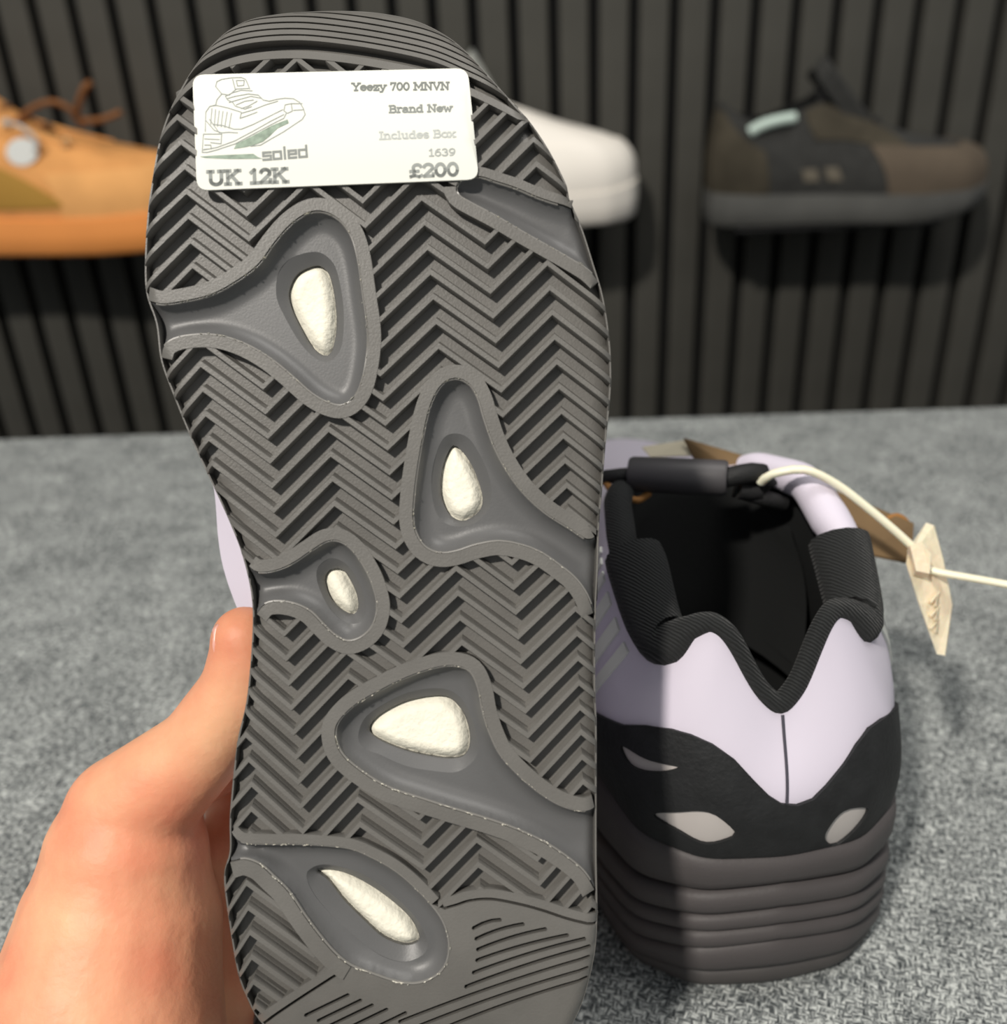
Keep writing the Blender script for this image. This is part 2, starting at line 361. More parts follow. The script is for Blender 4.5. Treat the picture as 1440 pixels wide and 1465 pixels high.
# toe: curved bars above a deep slot, then a border bar
SLOT = cr([(240,139),(256,123),(272,108),(294,92),(329,76),(374,67),(433,65),(502,72),(572,84),(624,97),(669,116),(705,133),(741,152)], 6)
def slot(x): return np.interp(x, SLOT[:, 0], SLOT[:, 1])
XT = np.arange(236, 752, 5.0)
def ytop(x):                                    # upper outline height at x
    c = []
    for a in np.atleast_1d(x):
        ys = []
        for i in range(len(OUTL)):
            p, q = OUTL[i], OUTL[(i + 1) % len(OUTL)]
            if (p[0] - a) * (q[0] - a) <= 0 and p[0] != q[0]: ys.append(p[1] + (a - p[0]) / (q[0] - p[0]) * (q[1] - p[1]))
        c.append(min(ys) if ys else 1e4)
    return np.array(c)
YT = ytop(XT)
def xstrip(lo, hi, name):
    up = np.maximum(lo(XT), YT + .6); dn = hi(XT); k = dn > up + 1.0
    if k.sum() < 3: return
    x = XT[k]; poly = np.vstack([np.stack([x, up[k]], 1), np.stack([x, dn[k]], 1)[::-1]])
    plate(name, poly, [], BAND, DEEP + .0004, S, RUB, outsole, 6, 40)
tb = [0, 8.6, 17.5, 26.5, 35.5, 44.5, 60]
for a, b in zip(tb[:-1], tb[1:]):
    xstrip(lambda x, b=b: slot(x) - 6 - b + 1.2, lambda x, a=a: slot(x) - 6 - a - 1.2, 'toe_bar')
xstrip(lambda x: slot(x) + 8, lambda x: slot(x) + 19, 'tread_border')
# floor under the thin toe grooves is shallower than the tread floor
xstrip2 = np.vstack([np.stack([XT, np.maximum(slot(XT) - 62, YT + 2)], 1)[2:-2], np.stack([XT, slot(XT) - 8], 1)[::-1][2:-2]])
kk = xstrip2[:, 1] > 0
plate('toe_cap', xstrip2, [], lambda Q: .0014 + E(Q), DEEP, S, RUB, outsole, 8, 40)

# heel: smooth landing with fine slots
HC = cr([(636,1302),(654,1297),(673,1291),(702,1289),(737,1295),(772,1304),(808,1316),(831,1322),(853,1327)], 6)
LL = cr([(498,1387),(465,1408),(428,1432),(391,1457),(378,1468)], 6)
obot = [tuple(p) for p in OUTL if p[1] > 1332 and p[0] > 360 and (p[1] > 1470 or p[0] > 700)]
io = [i for i, p in enumerate(OUTL) if (p[1] > 1332 and p[0] > 600) or p[1] > 1474]
heelpoly = np.vstack([HC, OUTL[io], LL[::-1], pe[i1 + 2:i2][::-1] + 0])
gE = normals(pe)
he = pe[i1 - 1:i2 + 3]; cE = np.array(RINGS['E'][0]).mean(0); he = he + (he - cE) / np.linalg.norm(he - cE, axis=1)[:, None] * 1.6
heelpoly = np.vstack([HC, OUTL[io] + (np.array([600, 1300]) - OUTL[io]) * .004, LL[::-1], he[::-1]])
def z8(x, y): return (560 + x / 4.235, 1165 + y / 4.235)
slots = []
def addslot(p, q, wd=6.0, bow=-3):
    p = np.array(p, float); q = np.array(q, float); t = (q - p) / np.linalg.norm(q - p); n = np.array([-t[1], t[0]])
    k = max(4, int(np.linalg.norm(q - p) / 12)); s = np.linspace(0, 1, k)
    c = p + (q - p) * s[:, None] + n * 0 + np.stack([np.zeros(k), bow * 4 * s * (1 - s)], 1)
    slots.append(np.vstack([c + n * wd / 2, [q + t * 2], (c - n * wd / 2)[::-1], [p - t * 2]]))
for p, q in [((492,695),(660,642)),((508,760),(800,668)),((518,825),(935,698)),((513,890),(1068,735)),((492,965),(1172,757)),((446,1050),(1202,805))]: addslot(z8(*p), z8(*q))
for p, q in [((45,1262),(1198,868)),((155,1290),(1190,938)),((290,1310),(1185,1000))]: addslot(z8(*p), z8(*q), 5.4, -4)
def z7(x, y): return (280 + x / 3.6, 1065 + y / 3.6)
for p in [(785,1292),(850,1320),(910,1345),(985,1367),(1082,1385)]:
    q = z7(*p); addslot((q[0] - 62, q[1] + 30), q, 5.4, 0)
heel = plate('heel_pad', heelpoly, slots, lambda Q: .0002 + 1.0 * E(Q), DEEP + .0003, S, RUB, outsole, 7, 40)
plate('heel_pad_floor', heelpoly + (np.array([640, 1420]) - heelpoly) * .02, [], lambda Q: .0017 + E(Q), DEEP + .0003, S, RUB, outsole, 14, 40)
nH = normals(HC); nH = nH if nH[5, 1] < 0 else -nH
plate('tread_border', np.vstack([HC + nH * 5, (HC + nH * 17)[::-1]]), [], BAND, DEEP + .0003, S, RUB, outsole, 7, 40)
nL = normals(LL); nL = nL if nL[3, 1] < 0 else -nL
plate('tread_border', np.vstack([LL + nL * 5, (LL + nL * 16)[::-1]]), [], BAND, DEEP + .0003, S, RUB, outsole, 7, 40)

# thin rim round the sole edge
ctr = np.array([585., 760.])
tn = normals(OUTL); inn = inpoly(OUTL + tn * 2, OUTL); tn[~inn] *= -1
rimV = []; rimF = []; n = len(OUTL)
for j, (off, h) in enumerate([(-.2, .0060), (-.2, .0019), (1.0, .0008), (3.2, .0008), (4.2, .0045)]):
    rimV += S(OUTL[:, 0] + tn[:, 0] * off, OUTL[:, 1] + tn[:, 1] * off, h + .0007).tolist()
for j in range(4):
    for i in range(n): rimF.append((j * n + i, j * n + (i + 1) % n, (j + 1) * n + (i + 1) % n, (j + 1) * n + i))
mesh('sole_rim', rimV, rimF, RUB, outsole, True, 40)

# herringbone ribs, one object for each unbroken run of a row
COLS = [  # (x table over v, v of row 0)
    ([(290,92),(1150,205)], 322), ([(290,176),(1150,285)], 388),
    ([(171,254),(237,264),(270,266),(570,291),(614,297),(1065,353),(1134,361),(1260,352),(1400,362)], 309),
    ([(300,352),(655,386),(764,394),(941,409),(1050,420),(1157,430),(1400,452)], 377),
    ([(90,425),(603,469),(744,480),(955,497),(1139,511),(1300,526)], 296),
    ([(290,519),(613,552),(822,569),(930,577),(1180,600)], 358),
    ([(283,603),(480,626),(900,659),(1192,681),(1300,688)], 283),
    ([(330,692),(560,717),(850,735),(1064,756),(1240,769)], 346),
    ([(100,752),(377,783),(480,793),(600,804),(900,825),(1150,835)], 270),
    ([(290,858),(600,888),(1150,916)], 339), ([(290,940),(1150,995)], 260)]
PER = 35.35
def xcol(tb, v):
    a = np.array(tb, float)
    if v < a[0, 0]: return a[0, 1] + (v - a[0, 0]) * (a[1, 1] - a[0, 1]) / (a[1, 0] - a[0, 0])
    if v > a[-1, 0]: return a[-1, 1] + (v - a[-1, 0]) * .08
    return np.interp(v, a[:, 0], a[:, 1])
PROF = [(-10.5, DEEP + .0002), (-8.2, .0016), (-6.6, .0014), (-5.4, .00022), (-4.5, 0.0), (3.6, 0.0), (4.6, .00022), (6.2, DEEP + .0002)]
podall = [(p, c) for p, c in PODS.values()]
def blocked(Q):
    b = ~inpoly(Q, OUTL) | (dist(Q, OUTL, True) < 2.2)
    for path, poly in podall: b |= inpoly(Q, poly) | (dist(Q, path) < 8)
    b |= (Q[:, 1] < slot(Q[:, 0]) + 14) & (Q[:, 0] < 760)
    b |= inpoly(Q, heelpoly) | (dist(Q, HC) < 9) | (dist(Q, LL) < 9)
    b |= (Q[:, 1] > np.interp(Q[:, 0], [620, 636, 660, 855], [1290, 1296, 1289, 1322])) & (Q[:, 0] > 620)
    return b
for nrow in range(-9, 34):
    vv = [c[1] + nrow * PER for c in COLS]; xx = [xcol(c[0], v) for c, v in zip(COLS, vv)]
    us = []; vsr = []
    for i in range(len(xx) - 1):
        k = max(2, int((xx[i + 1] - xx[i]) / 5)); s = np.arange(k) / k
        us += (xx[i] + (xx[i + 1] - xx[i]) * s).tolist(); vsr += (vv[i] + (vv[i + 1] - vv[i]) * s).tolist()
    us = np.array(us); vsr = np.array(vsr); k = len(us); m_ = len(PROF)
    # tread rows grow steeper where they roll over the left edge
    Q = np.stack([np.repeat(us, m_), (vsr[:, None] + np.array([p[0] for p in PROF])).ravel()], 1)
    H = np.tile([p[1] for p in PROF], k)
    ins = inpoly(Q, OUTL)
    near = (~ins) & (dist(Q, OUTL, True) < 9)
    if near.any():                                # clamp overhanging corners onto the edge
        for i in np.where(near)[0]:
            d = ((OUTL - Q[i]) ** 2).sum(1); j = int(np.argmin(d)); Q[i] = OUTL[j] + tn[j] * 2.6
    Qc = Q.reshape(k, m_, 2)
    cen = (Qc[:-1, :-1] + Qc[1:, :-1] + Qc[:-1, 1:] + Qc[1:, 1:]) / 4
    ok = ~blocked(cen.reshape(-1, 2)).reshape(k - 1, m_ - 1)
    P3 = S(Q[:, 0], Q[:, 1], H + E(Q))
    i = 0
    while i < k - 1:
        if not ok[i].any(): i += 1; continue
        j = i
        while j < k - 1 and ok[j].any(): j += 1
        if j - i >= 2:
            fc = []
            for a in range(i, j):
                for b in range(m_ - 1):
                    if ok[a, b]: fc.append((a * m_ + b, (a + 1) * m_ + b, (a + 1) * m_ + b + 1, a * m_ + b + 1))
            # close the free ends of the run
            for a in (i, j):
                bs = [b for b in range(m_ - 1) if (ok[a, b] if a == i else ok[a - 1, b])]
                if len(bs) == m_ - 1: fc.append(tuple(a * m_ + b for b in range(m_)))
            used = sorted({x for f in fc for x in f}); ix = {u: q for q, u in enumerate(used)}
            mesh('tread_rib', P3[used], [tuple(ix[x] for x in f) for f in fc], RUB, outsole, True, 30)
        i = j + 1

# midsole and upper of the held sneaker (they point away from the camera)
def loop_at(z, sx, v0, v1, cx=590., push=None):
    u = cx + (OUTL[:, 0] - cx) * sx; v = v0 + (OUTL[:, 1] - 10) * (v1 - v0) / 1556.
    if push is not None: u = push(u, v)
    return np.array([C(a, b, z) for a, b in zip(u, v)])
def loft(name, loops, m, parent, cap0=False, cap1=False, sharp=50):
    n = len(loops[0]); V = np.vstack(loops); Fc = []
    for j in range(len(loops) - 1):
        for i in range(n): Fc.append((j * n + i, j * n + (i + 1) % n, (j + 1) * n + (i + 1) % n, (j + 1) * n + i))
    if cap0: Fc.append(tuple(range(n)))
    if cap1: Fc.append(tuple(range((len(loops) - 1) * n, len(loops) * n)))
    return mesh(name, V, Fc, m, parent, True, sharp)
def ins(off, h): return S(OUTL[:, 0] + tn[:, 0] * off, OUTL[:, 1] + tn[:, 1] * off, h)
loft('midsole', [ins(6, .0080), ins(2, .0090), ins(1, .013), ins(5, .019), ins(9, .026), ins(26, .0275)], MID, SHOE, True, True)
WAIST = cr([(262, 200), (262, 420), (272, 520), (290, 620), (306, 700), (312, 770), (320, 815), (337, 865), (362, 920), (385, 980), (402, 1080), (405, 1200)], 8)
def wl(u, v):
    x = np.interp(v, WAIST[:, 1], WAIST[:, 0]); left = u < 560
    return np.where(left & (v > 200), np.maximum(np.minimum(u, x + 300), x), u)
def wl2(u, v):
    x = np.interp(v, WAIST[:, 1], WAIST[:, 0]); left = u < 470
    w_ = np.clip((v - 380) / 300, 0, 1) * np.clip((1120 - v) / 180, 0, 1) * np.clip((560 - u) / 120, 0, 1); w_ = w_ * w_ * (3 - 2 * w_)
    return u + (x - u) * w_
UL = [ins(12, .0262), loop_at(.212, .84, 130, 1350, 600, wl2), loop_at(.222, .80, 210, 1290, 605), loop_at(.238, .66, 470, 1240, 610), loop_at(.252, .5, 640, 1215, 612)]
loft('upper', UL, LAV, SHOE)
loft('collar_lining', [UL[-1], loop_at(.256, .47, 655, 1205, 612), loop_at(.254, .42, 680, 1190, 612), loop_at(.215, .5, 640, 1240, 605)], LINE, SHOE, False, True)

# ------------------------------------------------------------------ price sticker on the held sole
STK_H = -.0006
def SS(u, v, h): return S(u, v, h)
def rrect(c, r, n=6):
    c = np.array(c, float); out = []
    for i in range(4):
        p, a, b = c[i], c[i - 1], c[(i + 1) % 4]
        d0 = (a - p) / np.linalg.norm(a - p); d1 = (b - p) / np.linalg.norm(b - p)
        for t in np.linspace(0, 1, n):
            out.append((1 - t) ** 2 * (p + d0 * r) + 2 * t * (1 - t) * p + t * t * (p + d1 * r))
    return np.array(out)
STICK = rrect([(276.5, 109), (669, 99.5), (685, 258), (283, 274)], 17)
sticker = plate('price_sticker', STICK, [], lambda Q: np.full(len(Q), STK_H), -.0002, S, mat('sticker_paper', (226, 227, 218), .55, 0, 0, 0, 0, .3), None, 12)
tag(sticker, 'white rounded price sticker stuck across the toe of the held sole', 'price sticker')
def ribbon_mesh(name, polys, wd, m, parent, fills=(), lift=.00006):
    V = []; Fc = []
    for pl in polys:
        pl = np.asarray(pl, float)
        for p, q in zip(pl[:-1], pl[1:]):
            L = np.linalg.norm(q - p)
            if L < 1e-6: continue
            t = (q - p) / L; n = np.array([-t[1], t[0]]) * wd / 2; e = t * wd * .42
            s = len(V); V += [p - e + n, q + e + n, q + e - n, p - e - n]; Fc.append((s, s + 1, s + 2, s + 3))
    for f in fills:
        s = len(V); V += [np.array(p, float) for p in f]; Fc.append(tuple(range(s, len(V))))
    V = np.array(V); k = np.arange(len(V))
    P = S(V[:, 0], V[:, 1], STK_H - lift)
    return mesh(name, P, Fc, m, parent, False)
def arc(cx, cy, rx, ry, a0, a1, n=12):
    t = np.radians(np.linspace(a0, a1, n)); return [(cx + rx * math.cos(x), cy + ry * math.sin(x)) for x in t]
XH = .68
def sf(x, y, w=.2): return [(x - w, y), (x + w, y)]
GL = {' ': (.45, []),
 'Y': (.95, [[(.1,1),(.47,.48)],[(.85,1),(.47,.48)],[(.47,.48),(.47,0)],sf(.13,1,.14),sf(.82,1,.14),sf(.47,0,.17)]),
 'e': (.74, [[(.07,.36),(.66,.36)],arc(.37,.34,.3,.33,0,315)]),
 'z': (.7, [[(.1,.45),(.1,XH),(.6,XH),(.1,0),(.62,0),(.62,.22)]]),
 'y': (.78, [[(.12,XH),(.4,.03)],[(.68,XH),(.32,-.22),(.1,-.24)],sf(.12,XH,.12),sf(.68,XH,.12)]),
 '7': (.72, [[(.1,.8),(.1,1),(.62,1),(.3,0)]]), '0': (.76, [arc(.37,.5,.28,.49,0,360,20)]),
 'M': (1.15, [[(.16,0),(.16,1),(.56,.3),(.96,1),(.96,0)],sf(.16,0,.15),sf(.96,0,.15),sf(.12,1,.1),sf(1.0,1,.1)]),
 'N': (1.0, [[(.17,0),(.17,1),(.8,0),(.8,1)],sf(.17,0,.15),sf(.8,1,.15),sf(.14,1,.1)]),
 'V': (.92, [[(.1,1),(.46,0),(.82,1)],sf(.1,1,.15),sf(.82,1,.15)]),
 'B': (.86, [[(.16,0),(.16,1)],[(.04,1),(.48,1)],arc(.48,.77,.2,.23,90,-90),[(.16,.54),(.5,.54)],arc(.5,.27,.24,.27,90,-90),[(.04,0),(.5,0)]]),
 'r': (.6, [[(.18,0),(.18,XH)],[(.06,XH),(.18,XH)],sf(.18,0,.15),arc(.4,.42,.22,.25,150,50)]),
 'a': (.74, [arc(.34,.47,.22,.2,150,0),[(.56,.47),(.56,.06),(.68,.02)],arc(.33,.19,.25,.19,20,340)]),
 'n': (.82, [[(.18,0),(.18,XH)],[(.06,XH),(.18,XH)],arc(.41,.4,.22,.27,160,0),[(.63,.4),(.63,0)],sf(.18,0,.13),sf(.63,0,.13)]),
 'd': (.8, [arc(.34,.33,.26,.33,20,340,16),[(.6,0),(.6,1)],[(.46,1),(.6,1)],[(.6,0),(.72,0)]]),
 'w': (1.0, [[(.1,XH),(.3,0),(.5,.55),(.7,0),(.9,XH)],sf(.1,XH,.12),sf(.9,XH,.12)]),
 'I': (.45, [[(.22,0),(.22,1)],sf(.22,0,.17),sf(.22,1,.17)]),
 'c': (.68, [arc(.37,.34,.28,.33,45,320)]), 'l': (.42, [[(.2,0),(.2,1)],sf(.2,0,.15),[(.07,1),(.2,1)]]),
 'u': (.82, [[(.05,XH),(.18,XH),(.18,.25)],arc(.38,.25,.2,.25,180,330),[(.6,XH),(.6,0),(.72,0)],[(.48,XH),(.6,XH)]]),
 's': (.64, [arc(.32,.5,.22,.17,30,250),arc(.32,.17,.23,.17,80,-150)]), 'o': (.74, [arc(.36,.34,.29,.33,0,360,18)]),
 'x': (.8, [[(.12,XH),(.66,0)],[(.66,XH),(.12,0)],sf(.12,XH,.12),sf(.66,XH,.12),sf(.12,0,.12),sf(.66,0,.12)]),
 '1': (.6, [[(.12,.8),(.32,1),(.32,0)],sf(.32,0,.2)]), '6': (.72, [arc(.36,.3,.26,.3,0,360,16),[(.11,.36),(.16,.68),(.34,.95),(.56,.97)]]),
 '3': (.7, [arc(.32,.75,.23,.25,150,-80),arc(.32,.27,.27,.27,85,-150)]),
 '9': (.72, [arc(.36,.7,.26,.3,0,360,16),[(.61,.64),(.56,.32),(.38,.05),(.16,.03)]]),
 '£': (.82, [arc(.5,.74,.24,.26,20,180),[(.26,.74),(.32,.42),(.24,.1),(.08,.02)],[(.08,.46),(.56,.46)],[(.1,.05),(.35,.1),(.6,.0),(.76,.1)]]),
 '2': (.74, [arc(.36,.72,.26,.28,165,-20),[(.6,.62),(.1,.02),(.64,.02),(.66,.22)]]),
 'U': (1.0, [[(.17,1),(.17,.33)],arc(.49,.33,.32,.33,180,360),[(.81,.33),(.81,1)],sf(.17,1,.16),sf(.81,1,.16)]),
 'K': (1.0, [[(.18,0),(.18,1)],[(.8,1),(.2,.42)],[(.42,.6),(.82,0)],sf(.18,0,.15),sf(.18,1,.15),sf(.78,1,.14),sf(.82,0,.14)])}
SANS = {'s': (.8, [[(.7,.66),(.12,.66),(.12,.36),(.7,.36),(.7,.03),(.1,.03)]]), 'o': (.82, [[(.12,.03),(.12,.66),(.7,.66),(.7,.03),(.12,.03)]]),
        'l': (.36, [[(.18,0),(.18,1)]]), 'e': (.82, [[(.7,.03),(.12,.03),(.12,.66),(.7,.66),(.7,.36),(.12,.36)]]), 'd': (.82, [[(.7,1),(.7,.03),(.12,.03),(.12,.66),(.7,.66)]])}
def lettering(txt, p0, p1, cap, wd, m, font=GL):
    tot = sum(font[c][0] for c in txt); p0 = np.array(p0, float); p1 = np.array(p1, float)
    ax = (p1 - p0) / tot; up = np.array([ax[1], -ax[0]]); up = up / np.linalg.norm(up) * cap; x = 0; pl = []
    for c in txt:
        w_, st = font[c]
        for s in st: pl.append([p0 + ax * (x + a) + up * b for a, b in s])
        x += w_
    o = ribbon_mesh('lettering', pl, wd, m, sticker); o['label'] = 'printed lettering'; return o
def ink(v, g=4): return mat('ink_%d' % v, (v, v + g, v), .7)
lettering('Yeezy 700 MNVN', (504, 131.5), (643, 130), 10, 2.4, ink(120))
lettering('Brand New', (557, 163), (647, 161), 9.5, 2.4, ink(134))
lettering('Includes Box', (543, 201), (652, 197.5), 10, 2.2, ink(184))
lettering('1639', (613, 225), (652, 224), 9.5, 1.9, ink(168))
lettering('£200', (586, 255), (657, 252), 17, 4.4, ink(150))
lettering('UK 12K', (299, 266), (414, 261.5), 18.5, 5.0, ink(146))
lettering('soled', (376, 231), (442, 226), 16, 3.2, ink(136), SANS)
def z1(L): return [(190 + x / 5.76, 60 + y / 5.76) for x, y in L]
DRAW = [[(690,380),(700,340),(740,320),(820,308),(900,305),(935,320),(950,350),(970,400)],[(690,380),(740,440),(800,450),(860,400)],[(830,320),(850,400),(960,395)],[(860,330),(925,330),(920,370),(870,375),(860,330)],
 [(740,440),(700,490),(690,530),(640,545),(610,590),(605,750)],[(650,540),(700,535),(790,555),(900,590)],[(660,560),(650,690)],[(690,570),(680,700)],[(720,580),(705,705)],[(750,585),(735,710)],[(785,590),(765,715)],[(820,600),(800,720)],
 [(770,460),(830,430),(900,410),(990,415)],[(780,480),(850,460),(960,440),(1040,450)],[(800,510),(870,490),(980,460),(1060,475)],[(860,530),(930,500),(1000,490)],[(900,560),(960,540),(1030,500)],[(770,460),(790,490),(830,510),(850,540),(930,565),(985,545)],
 [(1040,450),(1080,490),(1130,500),(1190,485),(1260,475),(1330,480),(1380,510),(1410,560),(1425,610),(1400,650),(1370,670)],[(1250,580),(1260,530),(1310,520),(1320,580),(1280,600),(1250,580)],[(1310,520),(1400,520)],[(1330,575),(1410,570)],
 [(580,920),(620,920),(700,900),(850,850),(1000,770),(1150,690),(1250,640),(1270,600)],[(590,900),(700,880),(850,825),(1000,745),(1150,660),(1250,610)],
 [(890,640),(900,600),(1000,570),(1100,530),(1200,500)],[(890,640),(950,620),(1030,590)],[(670,690),(750,700),(840,730),(900,730),(1000,690),(1100,640),(1240,570)],[(610,660),(680,740),(740,760),(800,755),(870,760)],
 [(590,770),(740,770),(735,850),(650,840)],[(590,770),(580,920)],[(600,860),(650,860),(655,890),(595,895)],[(600,810),(720,815)],[(640,650),(720,760)],[(1370,670),(1250,750),(1110,830),(1060,860),(980,870)]]
d = ribbon_mesh('shoe_drawing', [z1(l) for l in DRAW], 1.15, ink(150), sticker); d['label'] = 'line drawing of a sneaker'
ribbon_mesh('shoe_drawing', [], 1, mat('ink_green', (140, 156, 140), .7, 900, .25), sticker,
            [z1([(840,892),(860,852),(1000,782),(1150,702),(1280,650),(1290,680),(1200,722),(1130,790),(1080,832),(1000,862),(920,880)]), z1([(560,955),(700,945),(1000,933),(1040,960),(1075,972),(800,974),(600,965)])])

# ------------------------------------------------------------------ the standing sneaker
HD = math.radians(8)
FW = np.array([-math.sin(HD), math.cos(HD), 0]); LF = np.array([-math.cos(HD), -math.sin(HD), 0])
SO = np.array([.0478, .158, TZ]) - LF * .003
class Shell:
    """annular shell between a feather line and a top line, a = round the shoe from the heel, b = upwards"""
    def __init__(s, half_o, half_i, org, fw, lf, na=480, nb=36, k1=.018, k2=.012, bulge=.004, sm=.007, toe=.05, scale=1.0, flip=1):
        A = np.arange(na) / na; fold = np.where(A <= .5, A, 1 - A); sg = np.where(A <= .5, -1., 1.)
        def loop(half):
            h = np.array(half, float)
            P = np.stack([np.interp(fold, h[:, 0], h[:, 1]), np.interp(fold, h[:, 0], h[:, 2]) * sg, np.interp(fold, h[:, 0], h[:, 3])], 1)
            kn = int(sm * na * 3); kk = np.arange(-kn, kn + 1); g = np.exp(-.5 * (kk / (sm * na)) ** 2); g /= g.sum()
            return sum(np.roll(P, q, 0) * g_ for q, g_ in zip(kk, g))
        P0 = loop(half_o) * scale; P3 = loop(half_i) * scale
        t = np.clip((fold - .24) / .2, 0, 1); tw = (t * t * (3 - 2 * t))[:, None]
        tg = np.roll(P0, -3, 0) - np.roll(P0, 3, 0); nrm = np.stack([tg[:, 1], -tg[:, 0]], 1); nrm /= np.linalg.norm(nrm, axis=1)[:, None]
        cen = P0[:, :2].mean(0); fl = ((P0[:, :2] - cen) * nrm).sum(1) < 0; nrm[fl] *= -1
        N3 = np.concatenate([nrm, np.zeros((na, 1))], 1); up = np.array([0, 0, 1.])
        bulge = (bulge * (1 + .5 * np.exp(-((fold - .16) / .035) ** 2)))[:, None]
        P1 = P0 + up * (k1 * scale * (1 + .5 * tw)) + N3 * bulge * scale
        P2 = P3 - up * k2 * scale + N3 * bulge * 1.5 * scale * (1 - tw) + np.array([1., 0, 0]) * toe * scale * tw
        b = np.linspace(0, 1, nb)[None, :, None]
        G = (1 - b) ** 3 * P0[:, None] + 3 * b * (1 - b) ** 2 * P1[:, None] + 3 * b * b * (1 - b) * P2[:, None] + b ** 3 * P3[:, None]
        lfv = lf * flip
        s.to = lambda L: org + L[..., 0:1] * fw + L[..., 1:2] * lfv + L[..., 2:3] * np.array([0, 0, 1.])
        s.G = s.to(G); s.na, s.nb = na, nb; s.P0, s.P3, s.N3 = P0, P3, N3
        da = np.roll(s.G, -1, 0) - np.roll(s.G, 1, 0); db = np.gradient(s.G, axis=1); n = np.cross(da, db); n /= np.linalg.norm(n, axis=2)[..., None] + 1e-12
        c = s.G.mean((0, 1)); 
        if ((s.G - c) * n).sum() < 0: n = -n
        s.N = n
    def ev(s, a, b, h=0.):
        a = np.asarray(a, float) % 1 * s.na; b = np.clip(np.asarray(b, float), 0, 1) * (s.nb - 1)
        i = np.floor(a).astype(int) % s.na; j = np.minimum(np.floor(b).astype(int), s.nb - 2); fa = (a - np.floor(a))[..., None]; fb = (b - j)[..., None]; i2 = (i + 1) % s.na
        f = lambda X: (X[i, j] * (1 - fa) + X[i2, j] * fa) * (1 - fb) + (X[i, j + 1] * (1 - fa) + X[i2, j + 1] * fa) * fb
        return f(s.G) + f(s.N) * np.asarray(h)[..., None]
    def build(s, name, m, parent):
        V = s.G.reshape(-1, 3); Fc = []
        for i in range(s.na):
            for j in range(s.nb - 1): Fc.append((i * s.nb + j, ((i + 1) % s.na) * s.nb + j, ((i + 1) % s.na) * s.nb + j + 1, i * s.nb + j + 1))
        return mesh(name, V, Fc, m, parent, True, 70)
    def find(s, px, py):
        if not hasattr(s, 'fg'):
            A, B = np.meshgrid(np.arange(0, 1, 1 / 960), np.linspace(0, 1, 100), indexing='ij'); s.fab = np.stack([A.ravel(), B.ravel()], 1)
            P = s.ev(s.fab[:, 0], s.fab[:, 1]); n = s.ev(s.fab[:, 0], s.fab[:, 1], 1.) - P
            k = ((CP - P) * n).sum(1) > 0; k &= (s.fab[:, 0] < .25) | (s.fab[:, 0] > .75)
            s.fab = s.fab[k]; s.fg = projs(P[k])
        j = int(np.argmin(((s.fg - (px, py)) ** 2).sum(1))); a, b = s.fab[j]
        return (a - 1 if a > .5 else a), b
    def patch(s, name, poly_ab, m, parent, holes=(), h=.0008, spacing=4., sh=40):
        """raised piece lying on the shell; polygon in (a*400, b*60)"""
        mp = lambda u, v, hh: s.ev(u / 400., v / 60., hh)
        return plate(name, poly_ab, holes, lambda Q: np.full(len(Q), h), -.0004, mp, m, parent, spacing, sh)
    def pix(s, pts): return np.array([(lambda r: (r[0] * 400, r[1] * 60))(s.find(*p)) for p in pts])
    def quadpatch(s, name, a0, a1, b0, b1, m, parent, h=.0008, n=24, k=6):
        a = np.linspace(a0, a1, n); lo = np.array([b0(x) if callable(b0) else b0 for x in a]); hi = np.array([b1(x) if callable(b1) else b1 for x in a])
        m0 = np.linspace(0, 1, 14)[1:-1]
        e1 = np.stack([np.full(12, a[-1] * 400), (lo[-1] + (hi[-1] - lo[-1]) * m0) * 60], 1); e0 = np.stack([np.full(12, a[0] * 400), (hi[0] + (lo[0] - hi[0]) * m0) * 60], 1)
        poly = np.vstack([np.stack([a * 400, lo * 60], 1), e1, np.stack([a * 400, hi * 60], 1)[::-1], e0])
        return s.patch(name, poly, m, parent, (), h)
HO = [(0,0,0,.043),(.04,.002,.0175,.043),(.08,.011,.0292,.0435),(.12,.029,.0345,.045),(.17,.049,.0352,.046),(.23,.08,.034,.040),(.30,.115,.0365,.033),(.37,.15,.0385,.029),(.43,.18,.030,.030),(.47,.196,.016,.033),(.5,.2015,0,.034)]
HI = [(0,.0095,0,.0735),(.025,.011,.0045,.078),(.055,.016,.0115,.0915),(.08,.0185,.0155,.0925),(.10,.020,.020,.089),(.122,.0215,.0250,.0815),(.14,.028,.0275,.0825),(.17,.044,.0295,.094),(.23,.062,.027,.101),(.30,.078,.019,.099),(.37,.088,.012,.093),(.43,.094,.006,.090),(.5,.096,0,.089)]
PAIR = thing('sneaker', 'lavender sneaker standing on the grey fabric, heel and black collar facing the camera', 'sneaker', SO, 'pair of lavender sneakers')
sh = Shell(HO, HI, SO, FW, LF, bulge=.0035)
upper = sh.build('upper', LAV, PAIR)
